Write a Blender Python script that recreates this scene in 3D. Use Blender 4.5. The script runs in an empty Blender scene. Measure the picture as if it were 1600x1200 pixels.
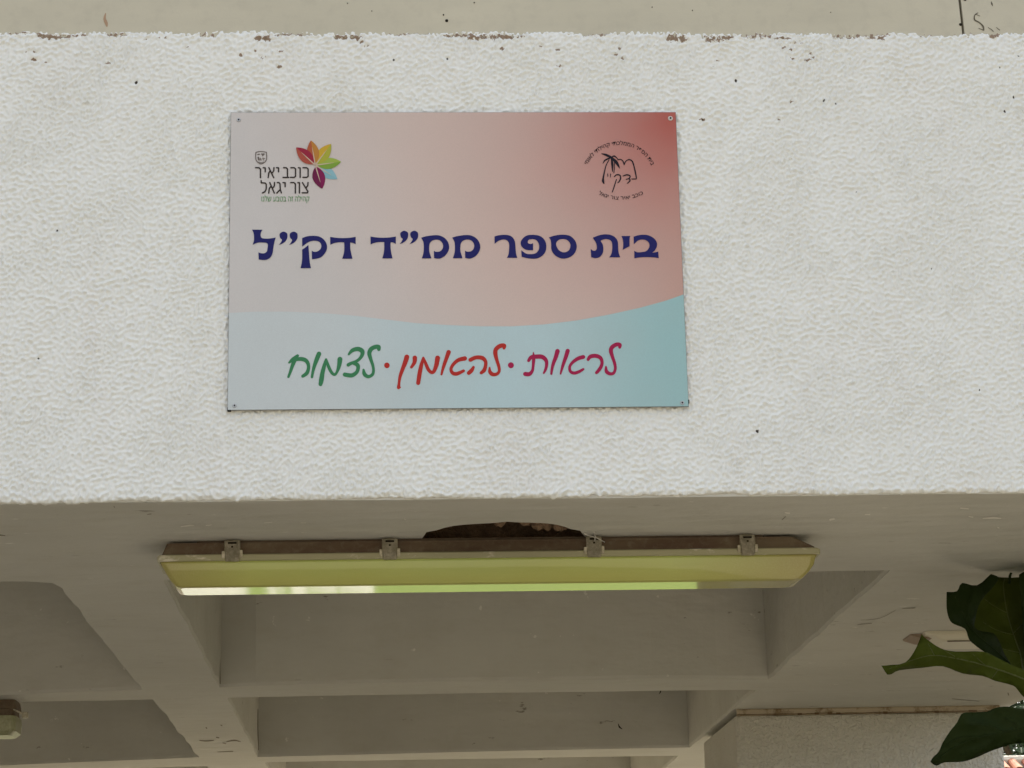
import bpy, bmesh, math, random
import numpy as np
from mathutils import Vector, Matrix, geometry, noise
random.seed(7); RNG = np.random.default_rng(11)
SC = bpy.context.scene; COL = SC.collection
R = math.radians

# ------------------------------------------------------------------ camera
CAM = (0.33381185, -4.78215875, -1.25441028)
PITCH, YAW, ROLL, FPX = 0.26730038, -0.0589515, -0.02290751, 3557.6
cp, sp, cy, sy = math.cos(PITCH), math.sin(PITCH), math.cos(YAW), math.sin(YAW)
FW = Vector((-sy*cp, cy*cp, sp)); RT = Vector((cy, sy, 0)); UP = RT.cross(FW)
RT2 = math.cos(ROLL)*RT + math.sin(ROLL)*UP; UP2 = -math.sin(ROLL)*RT + math.cos(ROLL)*UP
cam = bpy.data.cameras.new('camera'); camo = bpy.data.objects.new('camera', cam); COL.objects.link(camo)
M4 = Matrix((RT2, UP2, -FW)).transposed().to_4x4(); M4.translation = Vector(CAM)
camo.matrix_world = M4
cam.sensor_width = 36; cam.lens = 36*FPX/1600; cam.clip_start = .05; cam.clip_end = 2000
SC.camera = camo

# ------------------------------------------------------------------ sky, sun, exposure
SUN_EL, SUN_AZ = R(52), R(22)          # sun stands behind the building, a little to the right
w = bpy.data.worlds.new('World'); SC.world = w; w.use_nodes = True
nt = w.node_tree; nt.nodes.clear()
sky = nt.nodes.new('ShaderNodeTexSky'); sky.sky_type = 'NISHITA'; sky.sun_disc = False
sky.sun_elevation = SUN_EL; sky.sun_rotation = SUN_AZ; sky.dust_density = 4.0; sky.air_density = 1.0; sky.ozone_density = 1.0
bg = nt.nodes.new('ShaderNodeBackground'); bg.inputs['Strength'].default_value = 0.13
wo = nt.nodes.new('ShaderNodeOutputWorld')
hz = nt.nodes.new('ShaderNodeHueSaturation'); hz.inputs['Saturation'].default_value = .42   # pale hazy summer sky
nt.links.new(sky.outputs[0], hz.inputs['Color']); nt.links.new(hz.outputs[0], bg.inputs[0]); nt.links.new(bg.outputs[0], wo.inputs[0])
sl = bpy.data.lights.new('sun', 'SUN'); sl.energy = 4.0; sl.angle = R(.5); sl.color = (1, .94, .84)
so = bpy.data.objects.new('sun', sl); COL.objects.link(so)
sd = Vector((math.sin(SUN_AZ)*math.cos(SUN_EL), math.cos(SUN_AZ)*math.cos(SUN_EL), math.sin(SUN_EL)))
so.rotation_euler = sd.to_track_quat('Z', 'Y').to_euler()
vs = SC.view_settings; vs.view_transform = 'Standard'; vs.look = 'None'; vs.gamma = 1; vs.exposure = 1.58
SC.render.engine = 'CYCLES'; SC.cycles.max_bounces = 10; SC.cycles.diffuse_bounces = 7; SC.cycles.use_denoising = True
SC.cycles.sample_clamp_indirect = 6

ZC = -0.1936          # underside of the beam and ceiling
ZG = -2.86            # ground
ZT = 0.888            # top of the rendered face

def ray(px, py):
    return RT2*((px-800)/FPX) - UP2*((py-600)/FPX) + FW
def at_y(px, py, y):
    d = ray(px, py); t = (y-CAM[1])/d.y; return Vector(CAM)+d*t
def at_z(px, py, z):
    d = ray(px, py); t = (z-CAM[2])/d.z; return Vector(CAM)+d*t

# ------------------------------------------------------------------ object helpers
def props(o, label=None, cat=None, group=None, kind=None):
    if label: o['label'] = label
    if cat: o['category'] = cat
    if group: o['group'] = group
    if kind: o['kind'] = kind
    return o
def empty(name, loc, label, cat, group=None):
    o = bpy.data.objects.new(name, None); COL.objects.link(o); o.location = loc; o.empty_display_size = .1
    return props(o, label, cat, group)
def link(name, me, mat=None, parent=None, smooth=False):
    if mat is not None:
        for m in (mat if isinstance(mat, (list, tuple)) else [mat]): me.materials.append(m)
    o = bpy.data.objects.new(name, me); COL.objects.link(o)
    if parent is not None:
        o.parent = parent
        bpy.context.view_layer.update() if False else None
        o.matrix_parent_inverse = Matrix.Translation(-world_loc(parent))
    if smooth: me.shade_smooth()
    return o
def world_loc(o):
    # all parents here are unrotated; parts keep world coordinates in their meshes
    return (Vector(o.location) if o.parent is None else Vector((0, 0, 0)))
def mesh(name, v, f, mat=None, parent=None, smooth=False):
    me = bpy.data.meshes.new(name); me.from_pydata([tuple(p) for p in v], [], f); me.update()
    return link(name, me, mat, parent, smooth)
def bmobj(name, bm, mat=None, parent=None, smooth=False):
    bmesh.ops.recalc_face_normals(bm, faces=bm.faces)
    me = bpy.data.meshes.new(name); bm.to_mesh(me); bm.free()
    return link(name, me, mat, parent, smooth)
def box(bm, x0, x1, y0, y1, z0, z1, bev=0):
    r = bmesh.ops.create_cube(bm, size=1)
    for v in r['verts']:
        v.co = Vector(((x0+x1)/2+v.co.x*(x1-x0), (y0+y1)/2+v.co.y*(y1-y0), (z0+z1)/2+v.co.z*(z1-z0)))
    if bev:
        es = list({e for v in r['verts'] for e in v.link_edges})
        bmesh.ops.bevel(bm, geom=es, offset=bev, segments=2, affect='EDGES', profile=.6)
    return r
def tube(bm, pts, rad, n=8, cap=True):
    pts = [Vector(p) for p in pts]; rings = []
    for i, p in enumerate(pts):
        d = (pts[min(i+1, len(pts)-1)]-pts[max(i-1, 0)]).normalized()
        a = d.orthogonal().normalized() if i == 0 else (a-d*a.dot(d)).normalized()
        b = d.cross(a); r = rad[i] if isinstance(rad, (list, tuple)) else rad
        rings.append([bm.verts.new(p+(a*math.cos(t)+b*math.sin(t))*r) for t in [2*math.pi*k/n for k in range(n)]])
    for i in range(len(rings)-1):
        for k in range(n):
            bm.faces.new((rings[i][k], rings[i][(k+1) % n], rings[i+1][(k+1) % n], rings[i+1][k]))
    if cap: bm.faces.new(rings[0][::-1]); bm.faces.new(rings[-1])

# ------------------------------------------------------------------ materials
def mat(name, col, rough=.8, spec=.3, **kw):
    m = bpy.data.materials.new(name); m.use_nodes = True
    b = m.node_tree.nodes['Principled BSDF']
    b.inputs['Base Color'].default_value = (*col, 1); b.inputs['Roughness'].default_value = rough
    b.inputs['Specular IOR Level'].default_value = spec
    for k, v in kw.items(): b.inputs[k.replace('_', ' ')].default_value = v
    return m
class N:
    """small node-graph writer"""
    def __init__(s, m): s.t = m.node_tree; s.b = s.t.nodes['Principled BSDF']; s.tc = s.t.nodes.new('ShaderNodeTexCoord')
    def new(s, kind, ins=None, **at):
        n = s.t.nodes.new('ShaderNode'+kind)
        for k, v in at.items(): setattr(n, k, v)
        for k, v in (ins or {}).items(): s.put(n.inputs[k], v)
        return n
    def put(s, sock, v):
        if hasattr(v, 'links'): s.t.links.new(v, sock)
        else: sock.default_value = v
    def map(s, scale=(1, 1, 1), loc=(0, 0, 0)):
        return s.new('Mapping', {0: s.tc.outputs['Object'], 'Scale': scale, 'Location': loc}).outputs[0]
    def noise(s, scale, detail=4, rough=.55, vec=None, dist=0):
        return s.new('TexNoise', {'Vector': vec or s.tc.outputs['Object'], 'Scale': scale, 'Detail': detail, 'Roughness': rough, 'Distortion': dist}).outputs[0]
    def rng(s, v, a, b, c=0., d=1.):
        return s.new('MapRange', {0: v, 1: a, 2: b, 3: c, 4: d}, clamp=True).outputs[0]
    def math(s, op, a, b=0.):
        return s.new('Math', {0: a, 1: b}, operation=op).outputs[0]
    def mix(s, f, a, b, blend='MIX'):
        n = s.new('Mix', data_type='RGBA', blend_type=blend)
        s.put(n.inputs[0], f); s.put(n.inputs[6], a); s.put(n.inputs[7], b); return n.outputs[2]
    def bump(s, h, dist, strength=1., normal=None):
        n = s.new('Bump', {'Height': h, 'Distance': dist, 'Strength': strength})
        if normal is not None: s.put(n.inputs['Normal'], normal)
        s.t.links.new(n.outputs[0], s.b.inputs['Normal']); return n.outputs[0]
    def color(s, v): s.put(s.b.inputs['Base Color'], v)

# rendered wall paint: clean white with soft dirt, chips and pits come from painted attributes
m_wall = mat('white_stucco_paint', (.72, .70, .63), .75, .25)
g = N(m_wall)
att = g.new('Attribute', attribute_name='wear').outputs['Color']
sx = g.new('SeparateColor', {0: att})
base = g.mix(g.rng(g.noise(2.2, 3, .6), .35, .7), (.81, .815, .775, 1), (.80, .805, .765, 1))
base = g.mix(g.rng(g.noise(9, 3, .6, g.map((1, 1, .35))), .52, .75, 0, .2), base, (.745, .715, .68, 1))
base = g.mix(g.rng(g.noise(60, 3, .6), .55, .8, 0, .06), base, (.62, .60, .54, 1))
fl = g.math('ADD', sx.outputs[0], g.rng(g.noise(130, 4, .65), .3, .7, -.45, .45))
chipc = g.mix(g.noise(70, 2), (.23, .15, .095, 1), (.34, .27, .2, 1))
base = g.mix(g.rng(fl, .50, .56), base, chipc)
pt = g.math('ADD', sx.outputs[1], g.rng(g.noise(260, 3), .3, .7, -.2, .2))
base = g.mix(g.rng(pt, .45, .6), base, (.045, .035, .025, 1))
g.color(base)
g.bump(g.math('ADD', g.noise(420, 3, .6), g.math('MULTIPLY', g.noise(170, 2, .5), 1.5)), .0007, .55)

# same paint, relief by the shader, for the pillar and the far stretches
m_stucco = mat('white_stucco_far', (.70, .68, .61), .8, .25)
g = N(m_stucco)
g.color(g.mix(g.rng(g.noise(3, 4, .6), .3, .75), (.70, .68, .615, 1), (.60, .575, .50, 1)))
h = g.rng(g.noise(88, 2, .45, None, .2), .36, .62)
g.bump(h, .0045, .9)

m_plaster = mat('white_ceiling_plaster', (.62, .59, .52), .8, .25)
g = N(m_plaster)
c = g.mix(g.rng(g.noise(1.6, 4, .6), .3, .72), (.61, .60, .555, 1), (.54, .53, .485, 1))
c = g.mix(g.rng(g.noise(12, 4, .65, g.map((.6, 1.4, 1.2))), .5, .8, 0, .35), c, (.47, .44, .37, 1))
sc = g.noise(9, 5, .62, g.map((1, 3.4, 3.4), (3, 1, 0)))
c = g.mix(g.math('MULTIPLY', g.rng(sc, .66, .70, 0, .75), g.rng(g.noise(1.7, 1), .45, .55)), c, (.17, .145, .11, 1))
wf = g.noise(16, 4, .6, g.map((1, 2.2, 1), (7, 0, 2)))
c = g.mix(g.rng(wf, .69, .71, 0, .75), c, (.80, .78, .73, 1))
g.color(c)
n1 = g.bump(g.noise(7, 3, .5, g.map((.5, 1.5, 1.5))), .012, .8)
n2 = g.bump(g.noise(60, 4, .6), .0016, .6, n1)

m_panel = mat('beige_fascia_board', (.50, .465, .36), .55, .35)
g = N(m_panel)
c = g.mix(g.rng(g.noise(5, 4, .6, g.map((.6, 1, 2))), .3, .7), (.56, .52, .40, 1), (.50, .465, .36, 1))
c = g.mix(g.rng(g.noise(26, 4, .6), .5, .8, 0, .3), c, (.36, .33, .26, 1))
g.color(c); g.bump(g.noise(240, 3, .6), .0006, .35)

m_dark = mat('dark_gap', (.02, .016, .012), .9, .1)
m_rust = mat('rusty_stain', (.15, .10, .06), .9, .1)
m_screw = mat('zinc_screw', (.45, .45, .44), .35, .5, Metallic=.7)
m_washer = mat('pale_washer', (.62, .6, .56), .45, .4)
m_rough = mat('raw_concrete', (.1, .07, .05), .95, .1)
g = N(m_rough); g.color(g.mix(g.noise(30, 5, .7), (.06, .045, .035, 1), (.42, .28, .18, 1))); g.bump(g.noise(60, 5, .7), .012, 1)
m_housing = mat('aged_brown_housing', (.17, .12, .075), .55, .35)
g = N(m_housing)
c = g.mix(g.rng(g.noise(5, 3, .6, g.map((1, 4, 4))), .35, .65), (.17, .13, .085, 1), (.105, .065, .042, 1))
g.color(g.mix(g.rng(g.noise(60, 4, .7), .5, .75, 0, .5), c, (.24, .2, .14, 1)))
m_rim = mat('grey_lamp_rim', (.34, .32, .2), .5, .4)
g = N(m_rim)
g.color(g.mix(g.rng(g.noise(14, 5, .7, g.map((1, 3, 3))), .56, .66), (.40, .38, .24, 1), (.70, .66, .55, 1)))
m_clip = mat('plastic_clip', (.42, .38, .29), .45, .45)
g = N(m_clip)
g.color(g.mix(g.rng(g.noise(70, 4, .7), .42, .66), (.40, .36, .26, 1), (.66, .61, .5, 1)))
m_diff = mat('aged_yellow_diffuser', (.50, .47, .10), .07, .6, IOR=1.5)
g = N(m_diff)
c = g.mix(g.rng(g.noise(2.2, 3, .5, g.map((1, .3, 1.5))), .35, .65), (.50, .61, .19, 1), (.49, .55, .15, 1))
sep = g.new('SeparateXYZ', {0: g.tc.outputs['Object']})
# browner towards the ends, yellower towards the bottom, greener above
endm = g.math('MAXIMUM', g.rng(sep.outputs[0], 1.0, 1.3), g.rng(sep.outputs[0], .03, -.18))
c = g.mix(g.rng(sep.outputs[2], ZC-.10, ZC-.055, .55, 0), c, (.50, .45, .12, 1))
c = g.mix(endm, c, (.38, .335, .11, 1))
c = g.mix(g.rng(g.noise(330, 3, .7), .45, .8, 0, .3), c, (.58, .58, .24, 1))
g.color(c); g.bump(g.noise(9, 2, .5, g.map((1, 1, 5))), .00025, .3)
m_diff2 = mat('clear_ribbed_cover', (.40, .42, .25), .3, .5)
g = N(m_diff2); g.color(g.mix(g.noise(90, 3, .7), (.20, .21, .1, 1), (.5, .5, .32, 1))); g.bump(g.noise(120, 2), .003, .8)
m_diff3 = mat('white_lamp_cover', (.66, .62, .5), .35, .5)

# ------------------------------------------------------------------ flat shapes (union of outlines, no overlaps)
def catmull(P, n=6, closed=True):
    """P = points (x, y[, 1 if corner]); returns a smooth polyline"""
    out = []; L = len(P)
    def pt(i): return P[i % L] if closed else P[max(0, min(L-1, i))]
    segs = L if closed else L-1
    for i in range(segs):
        p1, p2 = pt(i), pt(i+1)
        p0 = p1 if len(p1) > 2 and closed and p1[2] == 1 else pt(i-1)
        p3 = p2 if len(p2) > 2 and closed and p2[2] == 1 else pt(i+2)
        for k in range(n):
            t = k/n
            out.append(tuple(.5*((2*p1[j])+(-p0[j]+p2[j])*t+(2*p0[j]-5*p1[j]+4*p2[j]-p3[j])*t*t+(-p0[j]+3*p1[j]-3*p2[j]+p3[j])*t**3) for j in range(2 if closed else 3)))
    if not closed: out.append(tuple(P[-1]))
    return out
def stroke(P, n=4, seg=14):
    """P = (x, y, width): discs and tapered quads along a smooth path"""
    S = catmull(P, n, False) if len(P) > 2 else P; polys = []
    for (x, y, wd) in S:
        polys.append([(x+wd/2*math.cos(2*math.pi*k/seg+.1), y+wd/2*math.sin(2*math.pi*k/seg+.1)) for k in range(seg)])
    for a, b in zip(S, S[1:]):
        d = Vector((b[0]-a[0], b[1]-a[1]))
        if d.length < 1e-6: continue
        nn = Vector((-d.y, d.x)).normalized()
        polys.append([(a[0]+nn.x*a[2]/2, a[1]+nn.y*a[2]/2), (a[0]-nn.x*a[2]/2, a[1]-nn.y*a[2]/2),
                      (b[0]-nn.x*b[2]/2, b[1]-nn.y*b[2]/2), (b[0]+nn.x*b[2]/2, b[1]+nn.y*b[2]/2)])
    return polys
def union(polys, holes=()):
    V = []; F = []
    for p in list(polys)+list(holes):
        if sum(a[0]*b[1]-b[0]*a[1] for a, b in zip(p, p[1:]+p[:1])) < 0: p = p[::-1]
        F.append(list(range(len(V), len(V)+len(p)))); V += [Vector(q[:2]) for q in p]
    r = geometry.delaunay_2d_cdt(V, [], F, 0, 1e-5)
    nh = len(polys)
    return r[0], [f for f, o in zip(r[2], r[5]) if o and not any(i >= nh for i in o)]

# ------------------------------------------------------------------ THE BUILDING
bld = empty('school_building', (0, 0, ZG), 'white rendered building with coffered concrete ceiling under a wide front beam', 'building')

# --- front face with real stucco relief
def field(nx, nz, dx, wl, bw, aniso=1., seed=1):
    r = np.random.default_rng(seed); f = np.fft.rfft2(r.standard_normal((nz, nx)))
    kx = np.fft.rfftfreq(nx, dx)[None, :]*aniso; kz = np.fft.fftfreq(nz, dx)[:, None]
    k = np.sqrt(kx**2+kz**2); f = f*np.exp(-((k-1/wl)/(bw/wl))**2)
    a = np.fft.irfft2(f, (nz, nx)); return a/a.std()
DX = .0024
NX, NZ = 1200, 480
f1a = field(NX, NZ, DX, .0122, .40, .74, 1); f1b = field(NX, NZ, DX, .0126, .40, 1.08, 5); mk = 1/(1+np.exp(-3*(field(NX, NZ, DX, .35, .6, 1, 6)-.3)))
f1 = f1a*(1-mk)+f1b*mk; f2 = field(NX, NZ, DX, .020, .4, .8, 2); f3 = field(NX, NZ, DX, .3, .7, 1, 3)
f4 = field(NX, NZ, DX, .16, .6, 1, 4)
H = (.6*np.tanh(f1*1.25)+.45*(np.log1p(np.exp(1.9*f1+.3))/1.9-.55))*(.0028+.0003*np.tanh(f4))+f2*.0007+f3*.0004
xs = np.concatenate([np.arange(-8.0, -.70, .03), np.arange(-.70, 1.95, DX), np.arange(1.95, 2.70, .03), [2.70]])
zs = np.concatenate([np.arange(ZC, ZT, DX), [ZT]])
ix = np.clip(((xs+.75)/DX).astype(int) % NX, 0, NX-1); iz = np.clip(((zs-ZC)/DX).astype(int), 0, NZ-1)
Hm = H[np.ix_(iz, ix)]
X, Z = np.meshgrid(xs, zs)
# ragged outer edges
edge = np.interp(xs, np.arange(-8, 3, .012), np.cumsum(RNG.normal(0, .35, len(np.arange(-8, 3, .012))))*.0)  # base line
e1 = RNG.normal(0, 1, 4000); sm = lambda a, k: np.convolve(a, np.hanning(k)/np.hanning(k).sum(), 'same')
rag_t = np.interp(xs, np.linspace(-8, 2.7, 4000), sm(e1, 7)*.0018+sm(RNG.normal(0, 1, 4000), 41)*.008)
rag_b = np.interp(xs, np.linspace(-8, 2.7, 4000), sm(RNG.normal(0, 1, 4000), 9)*.0026+sm(RNG.normal(0, 1, 4000), 61)*.006)
tt = (Z-ZC)/(ZT-ZC)
Zd = Z+rag_t[None, :]*np.clip((tt-.97)/.03, 0, 1)+rag_b[None, :]*np.clip((.03-tt)/.03, 0, 1)
# left end of the beam hangs a touch lower, as its edge line does in the photo
Zd = Zd-np.clip(.02-tt, 0, .02)/.02*.004*np.clip((.0-X)/.5, 0, 1)
wear = np.zeros(X.shape+(4,), np.float32); wear[..., 3] = 1
def spot(ch, px, py, rx, rz, peak=1.):
    p = at_y(px, py, 0.)
    i0, i1 = np.searchsorted(xs, [p.x-rx*2.6, p.x+rx*2.6]); j0, j1 = np.searchsorted(zs, [p.z-rz*2.6, p.z+rz*2.6])
    if i1 <= i0 or j1 <= j0: return
    d = ((X[j0:j1, i0:i1]-p.x)/rx)**2+((Z[j0:j1, i0:i1]-p.z)/rz)**2
    wear[j0:j1, i0:i1, ch] = np.maximum(wear[j0:j1, i0:i1, ch], peak*np.exp(-d*.7))
U = 1/710.
for (a, b, y, h) in [(20, 60, 51, 4), (68, 104, 57, 6), (96, 130, 55, 3), (170, 190, 54, 4), (320, 334, 54, 6), (403, 416, 61, 7), (437, 470, 53, 4), (470, 487, 54, 3),
                     (528, 560, 59, 5), (607, 622, 52, 4), (630, 665, 52, 3), (700, 735, 56, 4), (735, 770, 60, 6), (772, 800, 58, 5), (800, 812, 58, 4), (915, 948, 53, 5),
                     (1046, 1064, 60, 8), (1104, 1124, 60, 8), (1124, 1142, 58, 4), (1165, 1198, 54, 8), (1212, 1230, 60, 2), (1305, 1335, 55, 7), (1340, 1385, 54, 4), (1360, 1376, 58, 6),
                     (1440, 1454, 53, 6), (1472, 1490, 52, 4), (1490, 1520, 52, 3), (1530, 1560, 51, 3), (1550, 1558, 55, 7)]:
    n = max(1, int((b-a)/9))
    for k in range(n+1): spot(0, a+(b-a)*k/n+random.uniform(-2, 2), y+random.uniform(-1, 1), 6.5*U, h*.75*U, random.uniform(.75, 1.05))
for (x, y) in [(410, 68), (438, 80), (400, 80), (377, 87), (412, 90), (437, 105), (227, 61), (250, 60), (259, 60), (292, 74), (170, 99), (52, 93), (39, 81), (55, 81), (70, 98), (566, 65), (573, 72),
               (948, 85), (968, 76), (963, 85), (973, 92), (875, 103), (1122, 95), (1116, 104), (1130, 63), (1240, 68), (1235, 78), (1252, 68), (1268, 84), (1272, 90), (1260, 95), (1240, 92), (1225, 75), (785, 77), (787, 108),
               (1218, 188), (1212, 184), (1096, 187), (1238, 159), (1022, 72), (870, 78), (845, 72)]:
    spot(0, x, y, random.uniform(3, 5.5)*U, random.uniform(1.6, 2.8)*U, random.uniform(.62, .85))
for (x, y, r) in [(213, 129, 4), (615, 94, 3.2), (699, 92, 2.8), (1150, 126, 3.6), (1183, 674, 3.6), (1287, 157, 2.4), (1306, 162, 2.6), (1584, 152, 2.8), (1570, 174, 3.2), (1591, 88, 2.4), (1562, 106, 2.2),
                  (89, 360, 2.6), (1098, 187, 2), (600, 200, 0), (1338, 300, 1.6), (60, 560, 2), (1455, 420, 2), (1530, 610, 1.8)]:
    if r: spot(1, x, y, r*U*.62, r*U*random.uniform(.7, 1.0))
Y = -.0015-Hm+wear[..., 0]*.0022+wear[..., 1]*.003
Y = Y+np.clip((tt-.992)/.008, 0, 1)*.004+np.clip((.006-tt)/.006, 0, 1)*.004
nz_, nx_ = X.shape
co = np.stack([X, Y, Zd], -1).reshape(-1, 3)
idx = np.arange(nz_*nx_).reshape(nz_, nx_)
quads = np.stack([idx[:-1, :-1], idx[:-1, 1:], idx[1:, 1:], idx[1:, :-1]], -1).reshape(-1, 4)
# returns at bottom and top so the sheet is the front of a solid beam
def strip(row, dy, dz, flip):
    global co, quads
    a = idx[row]; b = np.arange(len(co), len(co)+nx_)
    e = co[a].copy(); e[:, 1] = dy; e[:, 2] += dz
    co = np.vstack([co, e])
    q = np.stack([a[:-1], a[1:], b[1:], b[:-1]], -1)
    quads = np.vstack([quads, q[:, ::-1] if not flip else q])
strip(0, .014, .0, False); strip(-1, .03, .0, True)
me = bpy.data.meshes.new('facade_wall')
me.vertices.add(len(co)); me.vertices.foreach_set('co', co.astype(np.float32).ravel())
me.loops.add(quads.size); me.loops.foreach_set('vertex_index', quads.astype(np.int32).ravel())
me.polygons.add(len(quads)); me.polygons.foreach_set('loop_start', np.arange(0, quads.size, 4, dtype=np.int32)); me.polygons.foreach_set('loop_total', np.full(len(quads), 4, np.int32))
me.update(calc_edges=True); me.validate()
ca = me.color_attributes.new('wear', 'FLOAT_COLOR', 'POINT')
wv = np.zeros((len(co), 4), np.float32); wv[:nz_*nx_] = wear.reshape(-1, 4); ca.data.foreach_set('color', wv.ravel())
link('facade_wall', me, m_wall, bld, True)

# --- underside: flat plaster with deep coffers, edges slightly wavy
def wavy(P, step=.06, amp=.004, seed=0):
    out = []; L = len(P)
    for i in range(L):
        a, b = Vector(P[i]), Vector(P[(i+1) % L]); n = max(1, int((b-a).length/step))
        d = (b-a).normalized(); nn = Vector((-d.y, d.x))
        for k in range(n):
            p = a+(b-a)*k/n
            o = (noise.noise(Vector((p.x*4+seed, p.y*4, seed)))*1.3+noise.noise(Vector((p.x*14, p.y*14+seed, 3)))*.6)*amp if k else 0
            out.append((p.x+nn.x*o, p.y+nn.y*o))
    return out
holes = [
    [(-.222, .935), (1.632, .918), (1.636, 1.739), (1.640, 2.905), (1.19, 2.852), (.546, 2.845), (-.097, 2.883), (-.221, 2.918)],
    [(-.213, 3.176), (.778, 3.156), (1.640, 3.182), (1.640, 5.003), (.876, 5.019), (-.213, 5.104)],
    [(-.19, 5.318), (1.632, 5.33), (1.632, 7.3), (-.19, 7.3)],
    [(-2.35, .93), (-.56, .93), (-.503, .955), (-.488, 1.03), (-.489, 1.45), (-.487, 1.9), (-.481, 2.934), (-1.0, 3.028), (-2.35, 3.05)],
    [(-2.35, 3.27), (-1.0, 3.212), (-.471, 3.197), (-.458, 5.07), (-1.33, 5.27), (-2.35, 5.4)],
    [(-2.35, 5.62), (-.45, 5.44), (-.45, 7.3), (-2.35, 7.3)],
    [(-4.3, .93), (-2.62, .93), (-2.62, 3.05), (-4.3, 3.05)],
    [(-4.3, 3.27), (-2.62, 3.27), (-2.62, 5.4), (-4.3, 5.4)],
]
holes = [wavy(h, .045, .0065, i) for i, h in enumerate(holes)]
cxh, cyh, rh = .612, .462, .195
rose = [(cxh+rh*(1+.015*math.sin(5*t+1)+.02*math.sin(11*t)+.012*math.sin(23*t))*math.cos(t), cyh+rh*(1+.015*math.sin(5*t+1)+.02*math.sin(11*t)+.012*math.sin(23*t))*math.sin(t)) for t in [2*math.pi*k/40 for k in range(40)]]
outer = [(-8., .0142), (-4, .0142), (0, .0142), (2.70, .0142), (2.70, 8.), (-8., 8.)]
v2, f2_ = union([outer], holes+[rose])
bm = bmesh.new()
vv = [bm.verts.new((p.x, p.y, ZC)) for p in v2]
for f in f2_:
    try: bm.faces.new([vv[i] for i in f][::-1])
    except ValueError: pass
for f in bm.faces:
    if f.normal.z > 0: f.normal_flip()
for i, h in enumerate(holes):      # coffer walls with a worn, rounded lip
    n = len(h); cx_ = sum(p[0] for p in h)/n; cy_ = sum(p[1] for p in h)/n
    def ring(off, z):
        r = []
        for k in range(n):
            a, b = Vector(h[k-1]), Vector(h[(k+1) % n]); d = (b-a).normalized(); nn = Vector((-d.y, d.x))
            p = Vector(h[k]); 
            if nn.dot(Vector((cx_, cy_))-p) < 0: nn = -nn
            q = p+nn*off; r.append(bm.verts.new((q.x, q.y, z)))
        return r
    rs = [ring(0, ZC), ring(.0015, ZC+.004), ring(.005, ZC+.010), ring(.008, ZC+.2), ring(.012, ZC+.52)]
    for a, b in zip(rs, rs[1:]):
        for k in range(n): bm.faces.new((a[k], a[(k+1) % n], b[(k+1) % n], b[k]))
    c_ = bm.verts.new((cx_, cy_, ZC+.52))
    for k in range(n): bm.faces.new((rs[-1][k], rs[-1][(k+1) % n], c_))
bmesh.ops.remove_doubles(bm, verts=bm.verts, dist=1e-5)
me = bpy.data.meshes.new('coffered_ceiling'); bm.to_mesh(me); bm.free()
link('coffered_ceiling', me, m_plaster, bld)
# thin drip lip between wall face and ceiling
bm = bmesh.new()
n = 260; prev = None
for k in range(n+1):
    x = -8+10.7*k/n; dz = noise.noise(Vector((x*3, 0, 5)))*.002
    ring_ = [bm.verts.new((x, yy, ZC+zz+dz)) for yy, zz in ((.006, .004), (.008, -.003), (.03, -.004), (.036, .003))]
    if prev:
        for a in range(3): bm.faces.new((prev[a], prev[a+1], ring_[a+1], ring_[a]))
    prev = ring_
bmobj('drip_edge', bm, m_plaster, bld)
# broken-out round opening above the lamp
bm = bmesh.new(); lv = []
for z, k in ((ZC, 1.0), (ZC+.012, 1.0), (ZC+.05, 1.06), (ZC+.16, 1.02)):
    lv.append([bm.verts.new((cxh+(p[0]-cxh)*k*(1+random.uniform(-.015, .015) if z > ZC+.011 else 1), cyh+(p[1]-cyh)*k, z)) for p in rose])
for a, b in zip(lv, lv[1:]):
    for k in range(40): bm.faces.new((a[k], a[(k+1) % 40], b[(k+1) % 40], b[k]))
bm.faces.new(lv[-1])
bmobj('broken_opening', bm, m_rough, bld)
bm = bmesh.new()                      # rubble stuck in the right half of the opening
for k in range(110):
    t = random.uniform(.1, 1.75); rr = rh*random.uniform(.55, .98)
    r_ = bmesh.ops.create_icosphere(bm, subdivisions=2, radius=random.uniform(.006, .016), matrix=Matrix.Translation((cxh+rr*math.cos(t)*.96, cyh-rr*abs(math.sin(t))*.9*.9, ZC+random.uniform(.022, .07))))
    for v in r_['verts']: v.co += Vector([random.uniform(-.003, .003) for _ in range(3)])
bmobj('rubble', bm, m_rough, bld)
# loose wires by the opening
bm = bmesh.new()
tube(bm, [(.78, .40, ZC+.02), (.80, .385, ZC-.006), (.83, .40, ZC-.012), (.85, .43, ZC-.016)], .0011, 5)
tube(bm, [(.822, .385, ZC+.0), (.824, .384, ZC-.012), (.823, .39, ZC-.02)], .001, 5)
bmobj('loose_wire', bm, m_washer, bld)

# --- pillar under the ceiling at the right
bm = bmesh.new(); box(bm, 1.643, 2.655, 3.72, 4.60, ZG, ZC-.024, .012)
bmobj('pillar', bm, m_stucco, bld)
bm = bmesh.new(); prev = None
for k in range(61):                   # open, rust-stained joint on top of the pillar
    x = 1.650+1.0*k/60; dz = noise.noise(Vector((x*9, 3, 1)))*.003
    r_ = [bm.verts.new((x, yy, zz+dz)) for yy, zz in ((3.73, ZC-.0245), (3.7135, ZC-.022), (3.714, ZC-.006), (3.72, ZC+.003))]
    if prev:
        for a in range(3): bm.faces.new((prev[a], prev[a+1], r_[a+1], r_[a]))
    prev = r_
jm = mat('rust_stained_joint', (.4, .33, .24), .9, .1); g = N(jm)
g.color(g.mix(g.rng(g.noise(20, 4, .7), .5, .66), (.52, .44, .33, 1), (.24, .17, .10, 1)))
bmobj('cracked_joint', bm, jm, bld)

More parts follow.
